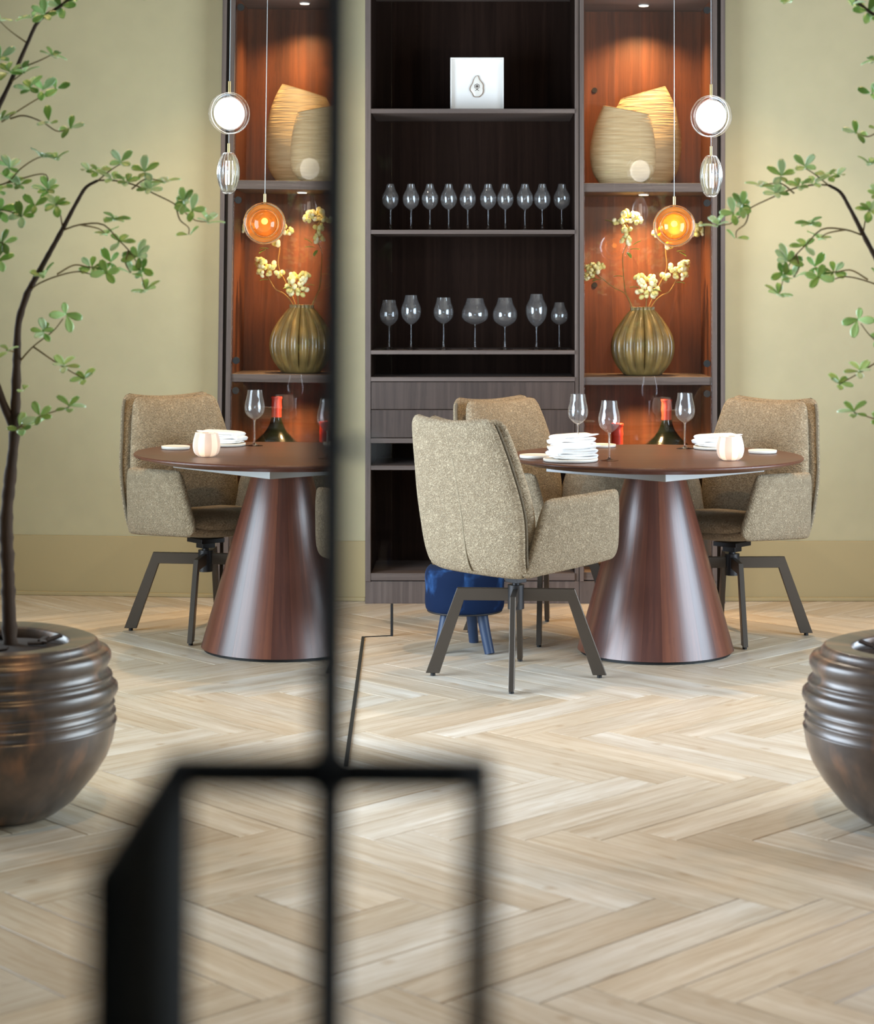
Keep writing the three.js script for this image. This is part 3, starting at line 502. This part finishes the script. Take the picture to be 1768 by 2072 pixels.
bottle('slim dark wine bottle with a red top, seen past the nearest table wine glass', V(0.631, 0.1405, 9.06), 0.655, 0.06, 0.0235, [[0, 0], [0.055, 0], [0.06, 0.015], [0.06, 0.36], [0.056, 0.4], [0.036, 0.46], [0.023, 0.5], [0.021, 0.56], [0.02, 0.63], [0, 0.63]]);

// ---------------------------------------------------------------- pendants
{
  const px = 0.849, t = thing('pendant_lamp', 'pendant with a bright white glass disc above a clear ribbed glass egg', 'pendant lamp', V(px, 0, 7.25));
  part('cable', [cyl(0.0014, 0.0014, 2.155, CEIL - 0.02, 8), cyl(0.0012, 0.0012, 1.925, 1.962, 8)], M.greyMetal, t);
  part('ceiling_rose', cyl(0.04, 0.04, CEIL - 0.02, CEIL, 32), M.brass, t);
  part('brass_tube', cyl(0.0052, 0.0052, 2.112, 2.156, 16), M.brass, t); part('brass_tube', cyl(0.0052, 0.0052, 1.888, 1.928, 16), M.brass, t);
  const yaw = deg(-30), cy = 2.0386, ring = lathe([[0.0595, -0.014], [0.074, -0.015], [0.077, -0.01], [0.077, 0.01], [0.074, 0.015], [0.0595, 0.014], [0.0595, -0.014]], 72).rotateX(Math.PI / 2).rotateY(yaw).translate(0, cy, 0);
  part('glass_ring', ring, M.pane, t); for (const q of [-0.0145, 0.0145]) part('ring_edge', new THREE.TorusGeometry(0.0745, 0.0014, 6, 72).translate(0, 0, q).rotateY(yaw).translate(0, cy, 0), M.solidGlass, t);
  part('light_disc', lathe([[0, -0.012], [0.053, -0.011], [0.0575, -0.007], [0.0575, 0.007], [0.053, 0.011], [0, 0.012]], 60).rotateX(Math.PI / 2).rotateY(yaw).translate(0, cy, 0), glow(new THREE.Color(1, 0.97, 0.92), 4), t);
  point(V(px, cy, 7.25), 1.6, new THREE.Color(1, 0.9, 0.75), 0.3);
  const eg = lathe(curvePts([[0.012, 0], [0.022, 0.006], [0.036, 0.035], [0.0435, 0.078], [0.036, 0.122], [0.02, 0.15], [0.01, 0.153]], 40), 72), p = eg.attributes.position;
  for (let i = 0; i < p.count; i++) { const a = Math.atan2(p.getZ(i), p.getX(i)), s = 1 - 0.1 * Math.abs(Math.cos(a * 7)); p.setX(i, p.getX(i) * s); p.setZ(i, p.getZ(i) * s); }
  eg.computeVertexNormals(); part('ribbed_egg', eg.translate(0, 1.7425, 0), phy({ color: 0xffffff, transmission: 1, thickness: 0.02, roughness: 0.03, ior: 1.5 }), t, 'clear ribbed glass egg');
  part('light_rod', cyl(0.005, 0.005, 1.78, 1.86, 12), glow(new THREE.Color(1, 0.97, 0.92), 3), t);
}
{
  const t = thing('pendant_lamp', 'pendant with an amber glass disc and a glowing round core', 'pendant lamp', V(0.7138, 0, 7.25)), cy = EYE - (457.5 - 595) * 7.25 / 4000;
  part('cable', cyl(0.0014, 0.0014, cy + 0.105, CEIL - 0.02, 8), M.greyMetal, t);
  part('ceiling_rose', cyl(0.04, 0.04, CEIL - 0.02, CEIL, 32), M.brass, t);
  part('brass_tube', cyl(0.0055, 0.0055, cy + 0.074, cy + 0.108, 16), M.brass, t);
  const R = (pts, n = 72) => lathe(pts, n).rotateX(Math.PI / 2).rotateY(-0.12).translate(0, cy, 0);
  part('glass_ring', R([[0.071, -0.015], [0.0775, -0.01], [0.0775, 0.01], [0.071, 0.015], [0.07, 0], [0.071, -0.015]]), M.solidGlass, t);
  const amber = phy({ color: 0xffb850, transmission: 0.7, thickness: 0, roughness: 0.1, emissive: new THREE.Color(1, 0.5, 0.13), emissiveIntensity: 0.34 });
  part('amber_disc', R([[0.053, -0.006], [0.07, -0.006], [0.07, 0.006], [0.053, 0.006], [0.053, -0.006]]), amber, t);
  part('inner_ring', R([[0.047, -0.014], [0.053, -0.012], [0.053, 0.012], [0.047, 0.014], [0.046, 0], [0.047, -0.014]]), M.solidGlass, t);
  part('amber_core', new THREE.SphereGeometry(0.0455, 36, 24).scale(1, 1, 0.75).translate(0, cy, 0), phy({ color: 0xffb85a, transmission: 0.92, thickness: 0, roughness: 0.08, emissive: new THREE.Color(1, 0.45, 0.1), emissiveIntensity: 0.16 }), t);
  part('bulb', new THREE.SphereGeometry(0.012, 20, 14).translate(0, cy + 0.008, 0), glow(new THREE.Color(1, 0.8, 0.5), 6), t);
  point(V(0.7138, cy + 0.008, 7.25), 0.2, new THREE.Color(1, 0.7, 0.36), 0.3);
}

// ---------------------------------------------------------------- potted plant
const PX_ = 1.15, PD_ = 5.2;
{
  const t = thing('plant_pot', 'round dark bronze glazed plant pot with stepped ridges, holding the tall shrub', 'plant pot', V(PX_, 0, PD_));
  const pr = [[0, 0], [0.12, 0], [0.15, 0.012], [0.19, 0.042], [0.244, 0.11], [0.272, 0.155], [0.29, 0.2], [0.297, 0.245], [0.2985, 0.249], [0.291, 0.2515], [0.2905, 0.268], [0.2945, 0.271], [0.293, 0.276], [0.286, 0.279], [0.2855, 0.292], [0.29, 0.295], [0.2885, 0.3], [0.284, 0.303], [0.285, 0.312], [0.292, 0.318], [0.297, 0.33], [0.2955, 0.345], [0.288, 0.352], [0.279, 0.355], [0.2785, 0.366], [0.283, 0.369], [0.281, 0.375], [0.272, 0.378], [0.269, 0.394], [0.274, 0.402], [0.2795, 0.414], [0.279, 0.428], [0.272, 0.438], [0.258, 0.442], [0.249, 0.443], [0.247, 0.455], [0.242, 0.463], [0.234, 0.466], [0.175, 0.462], [0.165, 0.457], [0.162, 0.44], [0.16, 0.4]];
  const g = lathe(pr, 96), p = g.attributes.position, uv = g.attributes.uv;
  for (let i = 0; i < p.count; i++) { const a = Math.atan2(p.getZ(i), p.getX(i)), y = p.getY(i), s = 1 + 0.006 * Math.sin(a * 2 + y * 20) + 0.004 * Math.sin(a * 5 + y * 33); p.setX(i, p.getX(i) * s); p.setZ(i, p.getZ(i) * s); p.setY(i, y + (y > 0.2 ? 0.004 * Math.sin(a * 1.0 + 2) + 0.002 * Math.sin(a * 3) : 0)); uv.setXY(i, a * 0.28, y * 1.2); }
  g.computeVertexNormals(); part('pot_body', g, M.potGlaze, t);
  const so = new THREE.CircleGeometry(0.17, 40, 0, 6.283).rotateX(-Math.PI / 2); part('soil', lathe([[0.166, 0.42], [0.163, 0.438], [0.1, 0.447], [0, 0.45]], 40), M.soil, t);
  for (let k = 0; k < 9; k++) { const a = rr(0, 6.28), r = rr(0.06, 0.14), m = part('bark_chip', new RoundedBoxGeometry(rr(0.04, 0.07), 0.006, 0.016, 1, 0.002), M.soil, t); m.position.set(r * Math.cos(a), 0.454, r * Math.sin(a)); m.rotation.set(rr(-0.4, 0.4), rr(0, 6), rr(-0.3, 0.3)); }
}
{
  const t = thing('potted_shrub', 'tall airy green shrub with thin arching branches growing from the bronze pot', 'plant', V(PX_, 0, PD_));
  // positions measured on the plant: s metres to the room's right, y metres up
  const cp = (x, y, z = 0) => { const lx = x / 2.59, ly = y / 2.59 + 6, X = (1873 - 0.0127 * (ly - 370) - lx - 970) * PD_ / 4000; return new THREE.Vector3(X - PX_, EYE - (ly - 595) * PD_ / 4000, z); };
  const path = (...l) => l.map((p) => cp(...p));
  part('trunk', taper([new THREE.Vector3(-0.02, 0.41, 0), ...path([45, 3250], [38, 3000], [30, 2750], [52, 2500], [74, 2280], [80, 2072], [85, 1900], [95, 1700], [140, 1550])], 0.021, 0.009, 70, 10, 0.35), M.bark, t);
  part('branch', taper(path([140, 1550], [200, 1440], [310, 1240], [400, 1070], [450, 990], [510, 955]), 0.009, 0.004, 40, 8, 0.2), M.bark, t);
  part('branch', taper(path([74, 2280], [-60, 1900, 0.02], [-150, 1400, 0.05], [-120, 1000, 0.05], [-40, 700, 0.04], [0, 590, 0.03], [60, 450, 0.02], [140, 240, 0], [200, 120, 0], [300, 40, -0.02], [400, -40, -0.02]), 0.012, 0.004, 60, 8, 0.2), M.bark, t);
  const tw = [[[510, 955], [590, 955, 0.02], [700, 975, 0.03], [830, 1030, 0.03], [930, 1080, 0.03], [1030, 1160, 0.02], [1100, 1165, 0.02]], [[930, 1085, 0.03], [955, 1160, 0.04], [1000, 1200, 0.04], [1000, 1235, 0.04]], [[700, 1000, 0.03], [780, 950, 0.05], [885, 965, 0.06]], [[510, 955], [600, 900, 0.04], [660, 870, 0.06]],
    [[335, 1215], [430, 1190, 0.03], [560, 1190, 0.05], [640, 1270, 0.05], [690, 1320, 0.05], [740, 1400, 0.05], [775, 1520, 0.05]], [[430, 1190, 0.03], [520, 1210, 0.0], [550, 1240, -0.02]], [[690, 1320, 0.05], [680, 1390, 0.06], [705, 1440, 0.06]],
    [[160, 1530], [210, 1500, 0.02], [310, 1460, 0.03], [430, 1435, 0.04], [530, 1455, 0.05], [575, 1440, 0.05]], [[310, 1450, 0.03], [390, 1400, 0.0], [470, 1410, -0.02], [565, 1385, -0.03]],
    [[100, 1910], [180, 1830, 0.02], [300, 1740, 0.04], [350, 1680, 0.05]], [[180, 1830, 0.02], [320, 1920, 0.03], [450, 1995, 0.03]], [[80, 1860], [50, 1850, 0.04]], [[78, 2300], [110, 2250, 0.03], [230, 2190, 0.05], [380, 2140, 0.05]], [[110, 2250, 0.03], [180, 2240, -0.02]],
    [[60, 640, 0.02], [130, 625, 0.03], [240, 660, 0.05], [330, 710, 0.06], [390, 690, 0.06]], [[20, 660, 0.03], [130, 570, 0], [280, 470, -0.02]], [[60, 450, 0.02], [150, 400, 0.05]], [[100, 380, 0.02], [220, 340, 0.04], [290, 310, 0.05]], [[325, 1200], [320, 1100, 0.04], [310, 1090, 0.05]], [[-120, 1000, 0.05], [60, 980, 0.06], [140, 900, 0.06], [250, 840, 0.06], [330, 860, 0.06]], [[-140, 1150, 0.05], [20, 1120, 0.04], [140, 1150, 0.05]], [[-150, 1350, 0.05], [30, 1290, 0.04], [10, 1380, 0.05]], [[140, 240], [60, 180, 0.03], [20, 140, 0.05]], [[60, 980, 0.06], [240, 930, 0.0], [245, 1010, 0.0]]];
  for (const p of tw) part('twig', taper(path(...p), 0.0026, 0.0014, 18, 6), M.twig, t);
  const leafG = [leafShape(0.046, 0.0115, 1), leafShape(0.039, 0.0105, 1), leafShape(0.032, 0.009, 1)];
  const cl = [[520, 915, .02, 6], [470, 900, 0, 3], [600, 945, .03, 4], [670, 960, .03, 6], [650, 865, .06, 4], [790, 1000, .03, 6], [775, 910, .05, 5], [885, 965, .06, 4], [975, 1060, .03, 6], [1010, 1110, .03, 4], [1100, 1165, .02, 5], [1000, 1240, .04, 2],
    [550, 1235, -.02, 5], [610, 1160, .05, 6], [640, 1280, .05, 4], [735, 1350, .05, 7], [760, 1420, .05, 4], [780, 1530, .05, 6], [705, 1440, .06, 3], [235, 1465, .02, 5], [470, 1410, -.02, 7], [565, 1385, -.03, 4], [575, 1440, .05, 4], [240, 1750, .03, 6], [365, 1660, .05, 4], [350, 1930, .03, 5], [450, 1995, .03, 5], [50, 1850, .04, 3], [130, 2060, .03, 2],
    [230, 2190, .05, 5], [380, 2140, .05, 5], [180, 2240, -.02, 4], [110, 2260, .02, 4], [160, 100, 0, 6], [240, 95, .02, 5], [310, 40, -.02, 6], [390, 5, -.02, 5], [20, 140, .05, 4], [50, 400, .02, 6], [20, 330, .05, 4], [150, 400, .05, 5], [165, 480, .02, 6], [220, 490, 0, 3], [290, 310, .05, 5], [285, 465, -.02, 3], [20, 640, .03, 6], [275, 660, .05, 3], [390, 695, .06, 4],
    [250, 840, .06, 7], [320, 855, .06, 4], [70, 900, .06, 5], [90, 980, .06, 6], [20, 1010, .05, 5], [130, 990, .06, 3], [245, 1010, 0, 7], [310, 1090, .05, 7], [140, 1150, .05, 6], [20, 1120, .04, 5], [35, 1290, .04, 6], [10, 1380, .05, 4], [720, -10, 0, 4], [200, 1090, .05, 3]];
  for (const [x, y, z, n] of cl) {
    const c = cp(x, y, z), face = rr(0, 6.28), tilt = rr(-0.5, 0.5);
    const whorl = new THREE.Quaternion().setFromEuler(new THREE.Euler(rr(0.1, 1.3), rr(-0.7, 0.7), rr(-0.4, 0.4)));
    for (let k = 0; k < n; k++) {
      const m = part('leaf', leafG[Math.floor(rnd() * 3)], M.leaf[Math.floor(rnd() * 4)], t);
      m.position.copy(c).add(new THREE.Vector3(rr(-0.004, 0.004), rr(-0.004, 0.004), rr(-0.004, 0.004)));
      m.quaternion.copy(whorl).multiply(new THREE.Quaternion().setFromEuler(new THREE.Euler(rr(-0.5, 0.15), face + k / n * 6.283 + rr(-0.25, 0.25), 0, 'YXZ')));
    }
  }
}

// ---------------------------------------------------------------- glass screen beside the cabinet, standing in a floor channel
{
  const a = V(-0.47, 0, 7.99), b = V(-0.392, 0, 5.81), c = V(-0.356, 0, 8.02), t = thing('glass_screen', 'clear frameless glass screen in a thin dark floor channel, at the cabinet open end', 'glass screen');
  const run = (p, q, w, y0, y1, m, name) => { const v = q.clone().sub(p), g = new THREE.BoxGeometry(w, y1 - y0, v.length()); g.rotateY(Math.atan2(v.x, v.z)).translate((p.x + q.x) / 2, (y0 + y1) / 2, (p.z + q.z) / 2); part(name, g, m, t); };
  run(a, b, 0.012, 0, 0.004, M.black, 'floor_channel'); run(a, c, 0.005, 0, 0.003, M.black, 'floor_channel');
  run(a, c, 0.006, 0.003, 2.72, M.screenPane, 'return_pane');
  part('corner_clamp', box(-0.361, -0.3505, 0.0, 0.13, 8.012, 8.03), M.black, t);
}

// ---------------------------------------------------------------- mirrored glass door close to the camera
{
  const A = -0.00661, B = 0.00314, m = -0.06186, L = Math.sqrt(1 + A * A + B * B), n = new THREE.Vector3(1, A, B).divideScalar(L), up = new THREE.Vector3(0, 1, 0).addScaledVector(n, -n.y).normalize(), w = new THREE.Vector3().crossVectors(n, up);
  const t = thing('mirrored_door', 'mirrored glass door standing edge-on with black edge strip and flat black handle', 'door', [m * L + A * EYE, 0, 0]);
  t.quaternion.setFromRotationMatrix(new THREE.Matrix4().makeBasis(n, up, w));
  part('mirror_pane', box(-0.008, 0, 0.004, 2.7, -0.4, 0.835, 1, 0.0005), M.mirror, t);
  part('edge_strip', box(-0.012, 0.004, 0.004, 2.7, 0.765, 0.842, 1, 0.0005), M.mattBlack, t);
  part('pull_handle', [box(0.0555, 0.0665, 0.62, 1.2, 0.64, 0.807, 1, 0.003), box(0, 0.062, 1.1885, 1.2, 0.785, 0.807, 1, 0.002), box(0, 0.062, 0.62, 0.627, 0.785, 0.807, 1, 0.002)], M.mattBlack, t, 'flat black pull handle on two arms');
  part('latch', box(0.004, 0.016, 1.32, 1.325, 0.825, 0.84, 1, 0.001), M.greyMetal, t);
}

// ---------------------------------------------------------------- ceiling spots
const ceilSpots = [[0.68, 7.6, 'recessed round ceiling spot above the dining table', 10, 0.6], [1.2, 8.3, 'recessed round ceiling spot washing the pale wall beside the cabinet', 8.5, 0.57], [-0.95, 8.35, 'recessed round ceiling spot washing the wall left of the open shelves', 4, 0.75], [1.3, 5.6, 'recessed round ceiling spot above the potted shrub', 5, 0.7], [0.3, 4.0, 'recessed round ceiling spot over the open floor near the mirrored door', 9, 0.75]];
for (const [x, d, l, k, a] of ceilSpots) {
  const t = thing('ceiling_spot', l, 'ceiling light', V(x, CEIL, d));
  part('trim_ring', new THREE.TorusGeometry(0.045, 0.006, 10, 36).rotateX(Math.PI / 2).translate(0, -0.003, 0), M.white, t);
  part('lamp_lens', cyl(0.04, 0.04, -0.006, -0.001, 32), M.led, t);
  spot(V(x, CEIL - 0.02, d), V(x, 0, d), k, a, 0.4, new THREE.Color(1, 0.66, 0.33), 1.5);
}
renderer.render(scene, camera);
